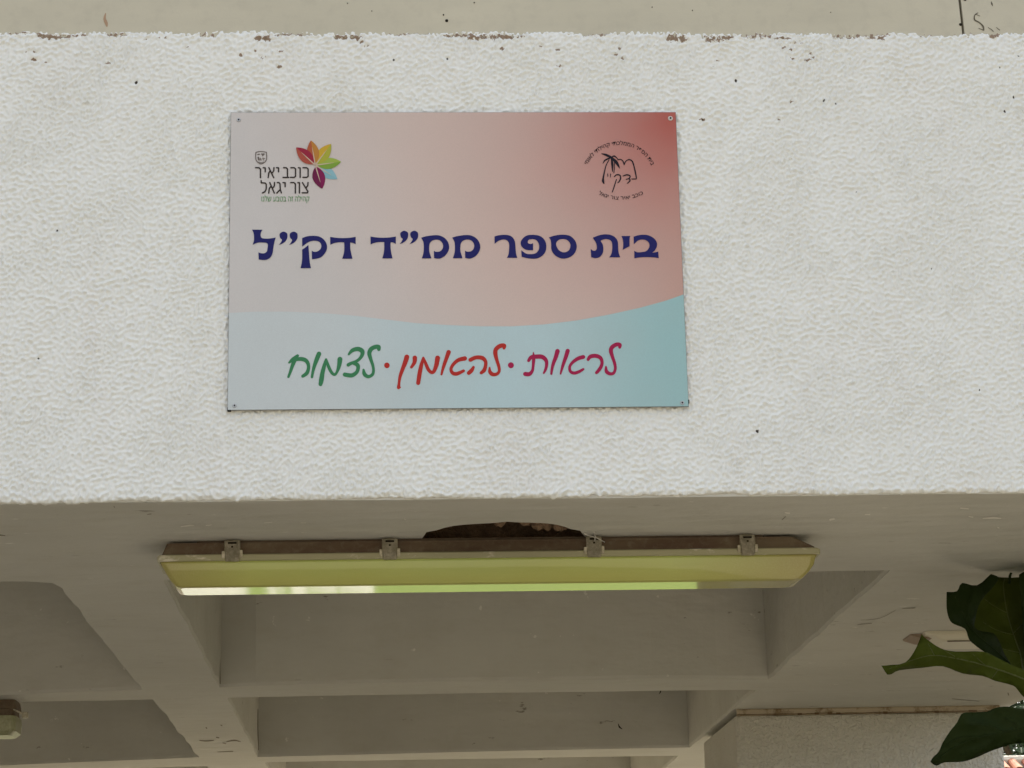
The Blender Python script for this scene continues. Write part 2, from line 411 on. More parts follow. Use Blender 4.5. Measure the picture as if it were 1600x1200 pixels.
bm = bmesh.new()
for k in range(60):
    x = 1.652+.975*k/60; dz = noise.noise(Vector((x*14, 8, 1)))*.002; h_ = .0022+.0018*abs(noise.noise(Vector((x*7, 2, 1))))+(.004 if random.random() < .05 else 0)
    box(bm, x, x+.975/60, 3.7115, 3.7128, ZC-.0215+dz-h_/2, ZC-.0215+dz+h_/2)
bmobj('rust_line', bm, m_rust, bld)

# --- body of the building: back of the beam, storey above, walls that close the passage
bm = bmesh.new()
box(bm, -8, 2.699, .03, 8.0, ZC+.56, 1.75)
bmobj('upper_storey', bm, m_stucco, bld)
bm = bmesh.new()
box(bm, -4.75, -4.5, 1.2, 7.6, ZG, ZC-.003); box(bm, -8, -3.6, 7.6, 7.9, ZG, ZC-.003)  # unseen; left wall set closer in to cut light reaching the coffers
bmobj('passage_shade_wall', bm, m_stucco, bld)
bm = bmesh.new(); box(bm, 2.30, 2.66, 7.3, 7.95, ZG, ZC-.012, .01)
bmobj('pillar', bm, m_stucco, bld)
bm = bmesh.new(); box(bm, 2.685, 2.70, .0145, 8, ZC+.001, ZC+.57)
bmobj('side_beam', bm, m_stucco, bld)

# --- fascia boards over the beam, with a joint, screw holes and marks
xj = 1.676
for (x0, x1) in ((-8., xj-.0022), (xj+.0035, 2.70)):
    bm = bmesh.new(); box(bm, x0, x1, .002, .012, ZT-.012, 1.75, .0008)
    for v in bm.verts:
        if abs(v.co.x-xj) < .01: v.co.x -= (v.co.z-.896)*.03
    bmobj('fascia_board', bm, m_panel, bld)
bm = bmesh.new(); box(bm, xj-.012, xj+.014, .0135, .02, ZT-.012, 1.75); bmobj('joint_backing', bm, mat('joint_grey', (.2, .18, .13), .8), bld)
fsh = bld
for (px, py, r) in [(1501, 38, .0036), (1508, -1, .0036), (698, 32, .0037), (693, 23, .0018), (543, 5, .0013), (741, 4, .0016), (1550, 6, .0016), (1082, 16, .0013), (581, 17, .0012), (1298, 19, .001), (1019, 11, .0013)]:
    p = at_y(px, py, .001); bm = bmesh.new()
    bmesh.ops.create_cone(bm, cap_ends=True, segments=12, radius1=r, radius2=r*.8, depth=.0016, matrix=Matrix.Translation(p) @ Matrix.Rotation(R(90), 4, 'X'))
    bmobj('screw_hole', bm, m_dark, bld)
def fascia_mark(P, mt, y=.0012):
    v, f = union(stroke(P, 3, 8))
    mesh('stain', [at_y(p.x, p.y, y) for p in v], f, mt, bld)
m_mark = mat('dried_root_mark', (.13, .115, .085), .9, .1); m_mark2 = mat('rust_smear', (.40, .27, .18), .9, .1)
for P in [[(1528, 20, 1.2), (1523, 24, 1.6), (1523, 31, 2.2), (1530, 35, 2), (1536, 41, 2.6), (1537, 47, 2)], [(1524, 22, 1), (1531, 25, 1)], [(1529, 44, .8), (1536, 47, 1.4)],
          [(1544, 43, .8), (1549, 46, 1.1), (1552, 49, 1.4)], [(1557, 43, .8), (1562, 47, 1.2)], [(1549, 3, 1.4), (1551, 9, 1)], [(1500, 6, 1.4), (1500, 9, 1)]]:
    fascia_mark(P, m_mark)
fascia_mark([(165, 21, 1.5), (163.5, 29, 4), (166, 36, 5), (167, 41, 2)], m_mark2)

m_fleck = mat('paint_fleck', (.80, .78, .72), .8); m_grime = mat('grime', (.23, .20, .155), .95, .1)
def ceiling_mark(P, mt, plane='z', c=ZC-.0012):
    v, f = union(stroke(P, 3, 8)); fn = at_z if plane == 'z' else at_y
    mesh('stain', [fn(p.x, p.y, c) for p in v], f, mt, bld)
for P in [[(312, 1157, 1), (322, 1158, 1.8), (334, 1157, 1)], [(354, 1159, 1), (366, 1157, 2), (376, 1159, .8)], [(340, 1175, .7), (364, 1174, 1.2)], [(348, 1161, 1), (353, 1162, 1.3)], [(338, 1152, 1.5), (342, 1153, 1.6)],
          [(322, 1137, 2), (323, 1138, 1.6)], [(345, 1133, 1.6), (347, 1134, 1.6)], [(345, 968, .5), (372, 965, .9), (384, 958, .5)][:0] or [(1345, 969, .3), (1375, 966, .5), (1400, 953, .4)], [(1410, 951, .5), (1430, 950, .9)],
          [(1340, 976, .5), (1362, 974, .8)], [(0, 836, 2), (8, 837, 1)], [(230, 804, .8), (236, 803, 1.2)], [(178, 791, 1.2), (179, 793, 1)], [(1222, 812, 1), (1228, 807, .7)], [(1488, 1092, .8), (1530, 1096, .6)], [(1575, 1083, 1.6), (1576, 1086, 1.8)]]:
    ceiling_mark(P, m_grime)
for P in [[(283, 823, 1.6), (296, 821, 2.6), (303, 821, 1)], [(322, 821, 1.4), (330, 820, 1.6)], [(1297, 812, 3), (1303, 811, 3)], [(1352, 804, 1.6), (1359, 804, 2)], [(1227, 801, 2), (1233, 802, 3)], [(1501, 794, 2), (1513, 795, 1.8)],
          [(1536, 810, 1.6), (1552, 809, 3), (1564, 810, 1.4)], [(1514, 807, 1.4), (1520, 808, 1.8)], [(1559, 824, 1.6), (1561, 825, 1.6)], [(413, 817, .8), (425, 816, 1)], [(470, 817, .8), (478, 817, 1)], [(632, 811, 1.2), (634, 812, 1)]]:
    ceiling_mark(P, m_fleck)
for P in [[(1033, 1076, .8), (1032, 1081, 1.8), (1030, 1084, .8)], [(966, 1131, .8), (968, 1136, 2.4), (972, 1139, 1)], [(1077, 1115, 1.6), (1076, 1119, 2)], [(1104, 1085, 1), (1104, 1087, 1)]]:
    ceiling_mark(P, m_dark, 'y', 4.96 if P[0][1] > 1082 else 4.96)
for P in [[(344, 1068, 1.6), (343.5, 1020, .9), (344, 960, 1.3), (345, 940, 2.4)], [(404, 1172, 1), (403, 1140, 1.4), (403, 1108, .8)]]:
    ceiling_mark(P, m_grime, 'y', 2.84 if P[0][0] < 360 else 4.96)

# ------------------------------------------------------------------ THE SIGN
SW, SH, SYF = 1.0, .6883, -.0125      # width, height, front plane
sign = empty('school_sign', (0, SYF, 0), 'printed school sign with dark blue Hebrew heading screwed to the white stucco beam', 'sign')
m_edge = mat('grey_panel_edge', (.16, .16, .16), .6, .3)
bm = bmesh.new(); box(bm, 0, SW, SYF+.0002, SYF+.0035, 0, SH, .0006)
bmobj('board', bm, m_edge, sign)
def vc_mat(name, rough=.45):
    m = mat(name, (.5, .5, .5), rough, .35); gg = N(m)
    a = gg.new('Attribute', attribute_name='ink').outputs['Color']
    a = gg.mix(gg.rng(gg.noise(500, 3, .7), .35, .65, 0, .10), a, (.2, .18, .16, 1))
    a = gg.mix(gg.rng(gg.noise(4, 3, .6), .4, .7, 0, .12), a, (.42, .40, .36, 1))
    gg.color(a); return m
m_print = vc_mat('printed_film')
def ink_mesh(name, verts, faces, cols, mt, parent, smooth=False):
    me = bpy.data.meshes.new(name); me.from_pydata([tuple(v) for v in verts], [], faces); me.update()
    a = me.color_attributes.new('ink', 'FLOAT_COLOR', 'POINT')
    a.data.foreach_set('color', np.array([(*c, 1) for c in cols], np.float32).ravel())
    return link(name, me, mt, parent, smooth)
def lerp(a, b, t): return tuple(a[i]+(b[i]-a[i])*t for i in range(3))
def ss(x, a, b): t = max(0, min(1, (x-a)/(b-a))); return t*t*(3-2*t)
# wave line, read off the print
wv_px = [(357, 489), (400, 487), (450, 487), (500, 489), (550, 493), (600, 499), (650, 505), (700, 508), (750, 510), (800, 510), (850, 507), (900, 501), (950, 492), (1000, 481), (1040, 470), (1068, 460)]
wvp = [at_y(x, y, SYF) for x, y in wv_px]; wx = [p.x for p in wvp]; wz = [p.z for p in wvp]; wx[0] = 0; wx[-1] = SW
def wave(u): return float(np.interp(u, wx, wz))
def peach(u, v):      # u, v from 0 to 1 over the whole board: grey-pink paper, red corner at top right
    d = math.hypot((1-u)*1.0, (1-v)*.62)
    c = lerp((.60, .575, .55), (.655, .545, .48), ss(u+(v-.6)*.35, .05, .6))
    t = math.exp(-(d/.35)**1.35)
    c = lerp(c, (.42, .078, .052), min(1, t*1.04))
    c = lerp(c, (.48, .24, .18), math.exp(-((1-u)/.10)**1.3)*.55*(1-v)*1.3)
    return c
def blue(u, v):
    c = lerp((.56, .61, .61), (.46, .60, .62), ss(u, .15, .6))
    return lerp(c, (.29, .50, .50), ss(u, .62, 1.0)*.85)
nu, nv = 90, 50; V = []; F = []; C = []
for j in range(nv+1):
    for i in range(nu+1):
        u, v = i/nu, j/nv; V.append((u*SW, SYF, v*SH)); C.append(peach(u, v))
for j in range(nv):
    for i in range(nu):
        a = j*(nu+1)+i; F.append((a, a+1, a+nu+2, a+nu+1))
for i_ in range(len(V)):
    x, y, z = V[i_]; V[i_] = (min(max(x, .0008), SW-.0008), y, min(max(z, .0008), SH-.0008))
ink_mesh('peach_print', V, F, C, m_print, sign)
V = []; F = []; C = []; nr = 12
for i in range(nu*2+1):
    u = i/(nu*2); zt = wave(u*SW)
    for j in range(nr+1):
        z = max(.0008, zt*j/nr); V.append((min(max(u*SW, .0008), SW-.0008), SYF-.0004, z)); C.append(blue(u, z/SH))
for i in range(nu*2):
    for j in range(nr):
        a = i*(nr+1)+j; F.append((a, a+nr+1, a+nr+2, a+1))
ink_mesh('blue_print', V, F, C, m_print, sign)

YP = SYF-.0009
def flat(name, polys, holes, T, mt, y=YP, parent=sign, label=None):
    ox, oy, s = T
    cv = lambda P: [(ox+p[0]/s, oy+p[1]/s) for p in P]
    v, f = union([cv(p) for p in polys], [cv(p) for p in holes])
    o = mesh(name, [at_y(p.x, p.y, y) for p in v], f, mt, parent)
    if label: o['label'] = label
    return o
def ink(name, col, rough=.5): return mat(name, col, rough, .15)
m_navy = ink('navy_ink', (.014, .014, .11)); m_green = ink('green_ink', (.045, .20, .085)); m_red = ink('orange_red_ink', (.42, .028, .02))
m_mag = ink('magenta_ink', (.34, .012, .065)); m_brown = ink('dark_brown_ink', (.035, .026, .022)); m_black = ink('black_ink', (.014, .010, .016))
m_sage = ink('sage_ink', (.13, .29, .12))
T1, T2, T3, T4 = (380, 345, 8.889), (570, 345, 8.889), (760, 345, 10.667), (910, 345, 12.308)
lamed = [(122, 122, 1), (268, 124, 1), (245, 165), (242, 205), (262, 240), (330, 247), (390, 242), (452, 232, 1), (432, 300), (418, 380), (410, 440), (385, 500), (340, 535), (290, 545), (215, 538, 1), (212, 438, 1), (250, 450), (295, 450), (328, 425), (338, 380), (342, 330), (325, 308), (280, 302), (220, 302), (170, 315), (130, 335, 1), (148, 280), (150, 220), (142, 165)]
quote = [(505, 200), (515, 170), (560, 150), (605, 170), (615, 205), (608, 250), (580, 290), (540, 318), (495, 335, 1), (520, 305), (538, 265), (515, 240)]
kuf1 = [(818, 240, 1), (880, 217), (960, 208), (1050, 217), (1120, 260), (1160, 330), (1160, 400), (1120, 470), (1060, 515), (955, 535, 1), (952, 415, 1), (985, 430), (1030, 425), (1070, 395), (1085, 350), (1070, 305), (1030, 282), (970, 278), (900, 300), (820, 358, 1)]
kuf2 = [(818, 400, 1), (860, 372), (905, 335, 1), (912, 420), (918, 500), (925, 580), (942, 658, 1), (795, 658, 1), (812, 590), (820, 500)]
dalet = [(1208, 222, 1), (1290, 235), (1385, 240), (1480, 235), (1562, 222, 1), (1562, 325, 1), (1525, 308), (1487, 302, 1), (1488, 380), (1498, 440), (1518, 527, 1), (1375, 527, 1), (1398, 450), (1405, 380), (1402, 300, 1), (1340, 298), (1270, 308), (1210, 332, 1)]
dalet2 = [(80, 218, 1), (160, 230), (255, 235), (350, 230), (432, 218, 1), (430, 320, 1), (395, 303), (357, 298, 1), (358, 370), (367, 440), (385, 522, 1), (243, 522, 1), (262, 450), (270, 380), (270, 295, 1), (210, 295), (140, 305), (80, 328, 1)]
mem = [(782, 235, 1), (850, 215), (960, 200), (1040, 205), (1110, 240), (1155, 295), (1172, 360), (1160, 420), (1120, 480), (1060, 518), (1010, 527), (962, 517, 1), (960, 415, 1), (990, 430), (1040, 425), (1075, 395), (1088, 350), (1075, 305), (1040, 272), (990, 262), (940, 275), (905, 310), (895, 360), (898, 430), (925, 522, 1), (792, 522, 1), (815, 440), (820, 360), (812, 290)]
resh = [(135, 260, 1), (200, 242), (290, 233), (370, 240), (430, 270), (470, 330), (482, 400), (488, 480), (495, 550), (515, 617, 1), (343, 617, 1), (370, 550), (378, 470), (380, 400), (365, 350), (325, 318), (270, 312), (200, 335), (137, 385, 1)]
pe = [(583, 490, 1), (587, 600, 1), (680, 622), (770, 632), (860, 622), (940, 575), (985, 510), (1000, 430), (985, 350), (940, 285), (870, 245), (775, 232, 1), (755, 304, 1), (820, 315), (862, 360), (880, 420), (868, 490), (820, 540), (750, 555), (660, 545)]
pe2 = [(795, 233, 1), (690, 240), (620, 280), (575, 345), (578, 410), (620, 460), (680, 487), (778, 490, 1), (778, 372, 1), (740, 385), (700, 375), (690, 345), (710, 315), (775, 304, 1)]
sam = [(1042, 278, 1), (1120, 250), (1220, 233), (1300, 232), (1390, 250), (1460, 305), (1500, 380), (1503, 460), (1470, 540), (1400, 600), (1300, 630), (1210, 615), (1130, 560), (1085, 480), (1080, 390), (1070, 320)]
samh = [(1175, 345), (1220, 312), (1290, 303), (1350, 325), (1395, 375), (1400, 430), (1375, 490), (1320, 523), (1260, 520), (1205, 485), (1172, 430), (1162, 385)]
tav = [(200, 325, 1), (300, 285), (400, 262), (500, 262), (590, 290), (650, 340), (680, 400), (688, 480), (690, 560), (705, 640), (728, 702, 1), (515, 702, 1), (555, 640), (572, 560), (575, 480), (565, 410), (530, 370), (470, 352), (410, 358), (355, 385), (385, 440), (402, 510), (400, 590), (375, 650), (325, 700), (250, 718), (170, 700, 1), (160, 540, 1), (200, 570), (240, 575), (270, 550), (278, 500), (265, 430), (235, 380)]
yod = [(750, 292, 1), (835, 293), (920, 290, 1), (908, 350), (908, 488, 1), (845, 520), (775, 560, 1), (785, 480), (783, 400), (772, 340)]
bet = [(985, 305, 1), (1060, 280), (1150, 268), (1240, 272), (1330, 305), (1400, 360), (1435, 430), (1430, 500), (1395, 565), (1345, 612, 1), (1400, 605), (1460, 590, 1), (1468, 720, 1), (1380, 703), (1230, 698), (1100, 705), (1000, 720, 1), (998, 578, 1), (1060, 605), (1150, 600), (1230, 580), (1280, 520), (1290, 460), (1270, 410), (1215, 370), (1150, 360), (1070, 380), (990, 450, 1)]
sh = lambda P, dx, dy: [(p[0]+dx, p[1]+dy, *p[2:]) for p in P]
cm = lambda P: catmull(P, 6)
for P, T in [(lamed, T1), (quote, T1), (sh(quote, 141, 0), T1), (kuf1, T1), (kuf2, T1), (dalet, T1), (dalet2, T2), (sh(quote, -12, -12), T2), (sh(quote, 127, -12), T2), (mem, T2), (sh(mem, 432, -2), T2), (resh, T3)]:
    flat('letter', [cm(P)], [], T, m_navy)
flat('letter', [cm(pe), cm(pe2)], [], T3, m_navy)
flat('letter', [cm(sam)], [cm(samh)], T3, m_navy)
for P in (tav, yod, bet): flat('letter', [cm(P)], [], T4, m_navy)

S5, S6, S7 = (440, 530, 9.412), (610, 530, 8.), (810, 525, 9.412)
def letters(groups, T, mt, name='letter', y=YP, n=4):
    for G in groups:
        ps = []
        for s in G: ps += stroke(s, n)
        flat(name, ps, [], T, mt, y)
letters([
    [[(110, 345, 28), (165, 297, 56), (235, 243, 44)], [(200, 300, 50), (280, 290, 58), (350, 308, 60), (390, 362, 52), (395, 430, 50), (370, 500, 55), (312, 543, 48)], [(190, 310, 64), (155, 400, 52), (125, 490, 42), (100, 553, 36)]],
    [[(550, 215, 68), (515, 300, 64), (480, 400, 52), (460, 480, 42), (446, 558, 36)]],
    [[(858, 295, 74), (845, 390, 60), (815, 480, 40), (780, 520, 40), (735, 490, 46), (690, 400, 48), (654, 296, 34)], [(652, 300, 36), (625, 400, 55), (600, 500, 64), (585, 600, 70), (572, 662, 58)]],
    [[(988, 222, 32), (1040, 165, 56), (1120, 143, 64), (1182, 172, 68), (1186, 225, 56), (1150, 285, 46), (1090, 330, 46), (1020, 355, 48), (980, 378, 52)], [(1060, 355, 46), (1115, 378, 60), (1125, 430, 54), (1100, 490, 54), (1030, 532, 62), (930, 520, 62)]],
    [[(1430, 148, 52), (1425, 112, 62), (1370, 115, 62), (1312, 150, 64), (1290, 210, 62), (1310, 290, 52), (1340, 380, 44), (1352, 460, 42), (1335, 520, 46), (1275, 550, 50), (1220, 515, 58), (1205, 450, 34)]],
], S5, m_green)
letters([[[(1548, 384, 82), (1549, 385, 82)]]], S5, m_red)
letters([
    [[(205, 222, 62), (185, 290, 58), (150, 380, 48), (120, 470, 40), (108, 550, 34), (103, 602, 44)], [(100, 608, 36), (125, 602, 16)]],
    [[(305, 233, 58), (300, 290, 48), (262, 350, 34)]],
    [[(590, 235, 62), (575, 320, 56), (545, 400, 44), (515, 415, 42), (475, 380, 44), (440, 300, 40), (412, 230, 26)], [(410, 235, 30), (385, 330, 48), (365, 430, 54), (347, 548, 50)]],
    [[(728, 162, 56), (700, 240, 48), (665, 340, 40), (638, 440, 26)], [(930, 240, 56), (850, 260, 48), (790, 310, 42), (758, 370, 40), (775, 420, 44), (830, 432, 48), (915, 395, 36)]],
    [[(1000, 258, 50), (1070, 228, 48), (1150, 235, 52), (1190, 280, 44), (1188, 340, 44), (1170, 390, 50), (1135, 420, 40)], [(1038, 350, 34), (1015, 390, 50), (980, 422, 50)]],
    [[(1420, 112, 36), (1422, 80, 52), (1370, 85, 54), (1320, 125, 54), (1312, 180, 54), (1330, 260, 44), (1355, 340, 40), (1360, 400, 36), (1330, 435, 40), (1280, 440, 48), (1245, 410, 46), (1240, 358, 24)]],
], S6, m_red)
letters([[[(1506, 325, 74), (1507, 326, 74)]]], S6, m_mag)
letters([
    [[(150, 362, 44), (190, 312, 58), (270, 303, 64), (350, 307, 64), (405, 355, 56), (415, 420, 48), (400, 490, 42), (373, 545, 28)], [(220, 243, 16), (225, 330, 48), (218, 430, 42), (205, 510, 44), (160, 560, 60), (100, 558, 62)]],
    [[(575, 222, 66), (550, 310, 60), (515, 400, 50), (495, 480, 42), (484, 556, 34)]],
    [[(725, 218, 62), (700, 300, 58), (665, 400, 48), (638, 490, 38), (620, 556, 26)], [(955, 308, 58), (880, 330, 56), (800, 385, 46), (755, 450, 42), (765, 520, 44), (820, 545, 48), (890, 525, 46), (955, 488, 34)]],
    [[(1025, 345, 46), (1060, 302, 58), (1140, 292, 60), (1205, 320, 56), (1230, 380, 48), (1220, 440, 50), (1185, 500, 52), (1148, 540, 44)]],
    [[(1490, 165, 44), (1490, 130, 58), (1440, 125, 58), (1378, 165, 62), (1360, 220, 60), (1385, 310, 50), (1415, 400, 46), (1425, 480, 42), (1400, 545, 44), (1345, 555, 50), (1295, 520, 54), (1288, 455, 30)]],
], S7, m_mag)

# settlement logo lettering
SL = (400, 230, 13.333); W_ = 29
def pl(pts, wd=W_): # straight-jointed polyline strokes
    return [[(*a, wd), (*b, wd)] for a, b in zip(pts, pts[1:])]
letters([
    pl([(980, 427), (1055, 427), (1086, 452), (1086, 605), (1058, 628), (978, 628)]),
    pl([(885, 427), (920, 432), (920, 628)]),
    pl([(728, 427), (796, 427), (824, 452), (824, 605), (796, 628), (716, 628)]),
    pl([(574, 427), (628, 427), (655, 452), (655, 628)])+pl([(564, 630), (680, 630)]),
    pl([(428, 427), (470, 430), (470, 512)]),
    pl([(268, 425), (368, 632)])+pl([(254, 632), (268, 530), (300, 488)])+pl([(374, 425), (370, 490), (335, 540)]),
    pl([(152, 427), (192, 430), (192, 512)]),
    pl([(-10, 427), (62, 427), (93, 455), (93, 632)]),
    pl([(968, 737), (1082, 925)])+pl([(1084, 737), (1078, 800), (1042, 845)])+pl([(962, 950), (1074, 950), (1078, 925)]),
    pl([(872, 737), (905, 740), (905, 955)]),
    pl([(724, 737), (790, 737), (820, 765), (820, 955)]),
    pl([(563, 737), (607, 740), (607, 822)]),
    pl([(443, 737), (480, 737), (500, 765), (506, 880), (528, 952)])+pl([(502, 885), (432, 955)]),
    pl([(287, 737), (382, 955)])+pl([(266, 955), (276, 860), (310, 815)])+pl([(386, 737), (384, 800), (350, 850)]),
    pl([(107, 697), (110, 742), (188, 745), (213, 770), (213, 870), (188, 925), (134, 952)]),
], SL, m_brown, 'letter', n=1)

# lettering set in the bundled Hebrew face (small lines)
def glyphs(text):
    cu = bpy.data.curves.new('glyphs', 'FONT'); cu.body = text[::-1]; cu.size = 1; cu.offset = .006; cu.resolution_u = 3
    o = bpy.data.objects.new('glyphs', cu); COL.objects.link(o)
    bpy.context.view_layer.update()
    me = bpy.data.meshes.new_from_object(o.evaluated_get(bpy.context.evaluated_depsgraph_get()))
    v = np.array([tuple(x.co[:2]) for x in me.vertices]); f = [tuple(p.vertices) for p in me.polygons]
    bpy.data.objects.remove(o); bpy.data.curves.remove(cu); bpy.data.meshes.remove(me)
    return v, f
v, f = glyphs('קהילה זה בטבע שלנו')
x0, x1 = v[:, 0].min(), v[:, 0].max()
body = .56
mesh('small_lettering', [at_y(408.5+(p[0]-x0)/(x1-x0)*75, 314.6-p[1]/body*7.0, YP) for p in v], f, m_sage, sign)
SE = (895, 200, 9.233)
def arc_text(text, cx, cyy, r, a0, a1, hgt, top):
    v, f = glyphs(text); x0, x1 = v[:, 0].min(), v[:, 0].max(); out = []
    for p in v:
        t = (p[0]-x0)/(x1-x0); a = a0+(a1-a0)*t
        h = (p[1]/body-.5)*hgt
        rr = r+h if top else r-h
        x, y = cx+rr*math.cos(a), cyy-rr*math.sin(a)
        out.append(at_y(SE[0]+x/SE[2], SE[1]+y/SE[2], YP))
    mesh('small_lettering', out, f, m_black, sign)
arc_text('בית הספר הממלכתי קהילתי לאומי', 668, 752, 532, R(154), R(24.5), 46, True)
arc_text('כוכב יאיר צור יגאל', 688, 340, 672, R(-117.5), R(-61.5), 44, False)
letters([
    [[(522, 460, 12), (480, 540, 14), (455, 640, 18), (440, 720, 24), (437, 765, 34), (450, 800, 16)], [(415, 370, 8), (480, 388, 34), (560, 425, 28)], [(435, 512, 8), (465, 465, 22), (540, 430, 22)], [(557, 430, 18), (570, 520, 34), (573, 632, 8)],
     [(600, 500, 12), (600, 580, 12), (592, 648, 10)], [(560, 430, 26), (615, 480, 46), (650, 530, 34), (677, 582, 6)], [(560, 425, 20), (600, 405, 22), (655, 452, 10)]],
    [[(650, 460, 14), (690, 452, 14), (725, 480, 16), (742, 528, 14)], [(742, 525, 14), (765, 480, 14), (810, 455, 16), (858, 480, 18), (885, 560, 18), (905, 650, 18), (918, 722, 16)], [(915, 735, 14), (850, 735, 14)]],
    [[(725, 692, 14), (780, 675, 20), (825, 690, 18), (815, 725, 16), (770, 740, 14)], [(815, 728, 16), (825, 760, 18), (788, 797, 14)]],
    [[(600, 702, 14), (630, 675, 18), (678, 680, 18), (690, 722, 18), (672, 768, 18), (650, 790, 12)], [(630, 740, 12), (605, 820, 15), (570, 925, 12)]],
    [[(503, 662, 13), (506, 700, 9)], [(545, 662, 13), (541, 710, 9)],]
], SE, m_black, 'emblem_stroke', n=3)

# flower of leaves and the little shield
SF = (380, 210, 9.412)
def leafp(tx, ty, wd, c1, c2, lay, bulge=.0):
    bx, by = 1060, 452; d = Vector((tx-bx, ty-by)); L = d.length; d.normalize(); nn = Vector((-d.y, d.x)); b0 = .06
    def side(s, w0):
        return [(bx+d.x*L*t+nn.x*s*w0*wd/2*math.sin(math.pi*((t-b0)/(1-b0))**.92)**.85, by+d.y*L*t+nn.y*s*w0*wd/2*math.sin(math.pi*((t-b0)/(1-b0))**.92)**.85) for t in [b0+(1-b0)*k/14 for k in range(15)]]
    s1, s2 = side(1, 1), side(-1, 1)
    mid = [(bx+d.x*L*t, by+d.y*L*t) for t in (b0, 1)]
    y = YP-.0002*lay
    flat('leaf_mark', [s1], [], SF, c1, y); flat('leaf_mark', [s2], [], SF, c2, y)
    vein = [(bx+d.x*L*.04, by+d.y*L*.04, 18), (bx+d.x*L*.45, by+d.y*L*.45, 12), (bx+d.x*L*.72, by+d.y*L*.72, 3)]
    flat('leaf_vein', stroke(vein, 3, 8), [], SF, m_cream, y-.0002)
m_cream = ink('cream_ink', (.55, .43, .32))
K = lambda n, c: ink(n, c)
leafp(1384, 655, 165, K('ice_blue', (.22, .42, .47)), K('ice_blue_two', (.25, .45, .50)), 0)
leafp(1162, 800, 185, K('plum', (.14, .012, .055)), K('wine', (.20, .012, .075)), 1)
leafp(1440, 402, 165, K('leaf_green', (.20, .33, .045)), K('mid_green', (.32, .42, .07)), 2)
leafp(1293, 140, 180, K('lime', (.38, .38, .045)), K('gold', (.55, .35, .035)), 3)
leafp(996, 88, 180, K('amber', (.46, .20, .04)), K('burnt_orange', (.40, .10, .04)), 4)
leafp(778, 192, 180, K('crimson', (.30, .02, .045)), K('coral', (.38, .08, .05)), 5)
shp = catmull([(180, 258, 1), (262, 244), (348, 258, 1), (345, 380), (262, 440), (184, 380)], 6)
shi = catmull([(192, 268, 1), (262, 256), (336, 268, 1), (333, 374), (262, 426), (196, 374)], 6)
m_shield = ink('grey_brown_ink', (.14, .115, .10))
flat('shield', [shp], [shi], SF, m_shield)
letters([[[(215, 295, 16), (240, 290, 14)], [(272, 290, 20), (305, 290, 22)], [(288, 310, 20), (292, 300, 16)]], [[(222, 340, 26), (232, 370, 28)], [(255, 350, 14), (262, 380, 14)]], [[(285, 350, 14), (312, 352, 12)], [(290, 372, 12), (308, 376, 10)]], [[(225, 402, 8), (262, 416, 8), (298, 402, 8)]]], SF, m_shield, 'shield_mark', n=2)

# fixings in the corners
for (px, py, mt, r) in [(373, 187.5, m_screw, .0048), (1047.5, 185, m_washer, .0056), (366.5, 634, m_screw, .005), (1066, 629.5, m_screw, .005)]:
    p = at_y(px, py, SYF); bm = bmesh.new()
    Rx = Matrix.Rotation(R(90), 4, 'X')
    bmesh.ops.create_cone(bm, cap_ends=True, segments=16, radius1=r, radius2=r*.8, depth=.002, matrix=Matrix.Translation((p.x, SYF-.0012, p.z)) @ Rx)
    o = bmobj('screw', bm, mt, sign)
    bm = bmesh.new(); bmesh.ops.create_cone(bm, cap_ends=True, segments=10, radius1=r*.42, radius2=r*.4, depth=.0012, matrix=Matrix.Translation((p.x, SYF-.0026, p.z)) @ Rx)
    bmobj('screw_recess', bm, m_dark, o)
for (x, z) in [(.0035, .003), (.998, .012)]:       # plastic corner stubs behind the board's lower corners
    bm = bmesh.new(); box(bm, x-.004, x+.004, SYF-.0002, -.001, z-.004, z+.004, .001); bmobj('corner_stub', bm, m_dark, sign)

# ------------------------------------------------------------------ CEILING LIGHTS
def loft(bm, levels, rad=.012, seg=3, capb=True, capt=True):
    """levels: (z, x0, x1, y0, y1); rounded rectangles stacked"""
    rings = []
    for (z, x0, x1, y0, y1, *rr) in levels:
        r_ = rr[0] if rr else rad; pts = []
        for (cx_, cy_, a0) in ((x1-r_, y1-r_, 0), (x0+r_, y1-r_, 90), (x0+r_, y0+r_, 180), (x1-r_, y0+r_, 270)):
            for k in range(seg+1):
                a = R(a0+90*k/seg); pts.append((cx_+r_*math.cos(a), cy_+r_*math.sin(a)))
        rings.append([bm.verts.new((*p, z)) for p in pts])
    n = len(rings[0])
    for a, b in zip(rings, rings[1:]):
        for k in range(n): bm.faces.new((a[k], a[(k+1) % n], b[(k+1) % n], b[k]))
    if capt: bm.faces.new(rings[0])
    if capb: bm.faces.new(rings[-1])
lamp = empty('ceiling_light', (.585, .50, ZC), 'long yellowed fluorescent batten light under the beam below the sign', 'ceiling light', 'fluorescent lights on the ceiling')
y0, y1 = .425, .585
bm = bmesh.new(); loft(bm, [(ZC+.0008, -.10, 1.23, y0+.020, y1-.020), (ZC-.0068, -.10, 1.23, y0+.020, y1-.020), (ZC-.0069, -.169, 1.300, y0+.008, y1-.008), (ZC-.010, -.170, 1.305, y0+.008, y1-.008), (ZC-.031, -.178, 1.345, y0+.003, y1-.003), (ZC-.036, -.180, 1.348, y0+.003, y1-.003)])
bmobj('housing', bm, m_housing, lamp)
bm = bmesh.new(); loft(bm, [(ZC-.0362, -.186, 1.352, y0-.004, y1+.004), (ZC-.039, -.188, 1.357, y0-.006, y1+.006), (ZC-.050, -.188, 1.357, y0-.006, y1+.006), (ZC-.0515, -.184, 1.354, y0-.003, y1+.003)])
bmobj('rim', bm, m_rim, lamp)
zb = ZC-.1075
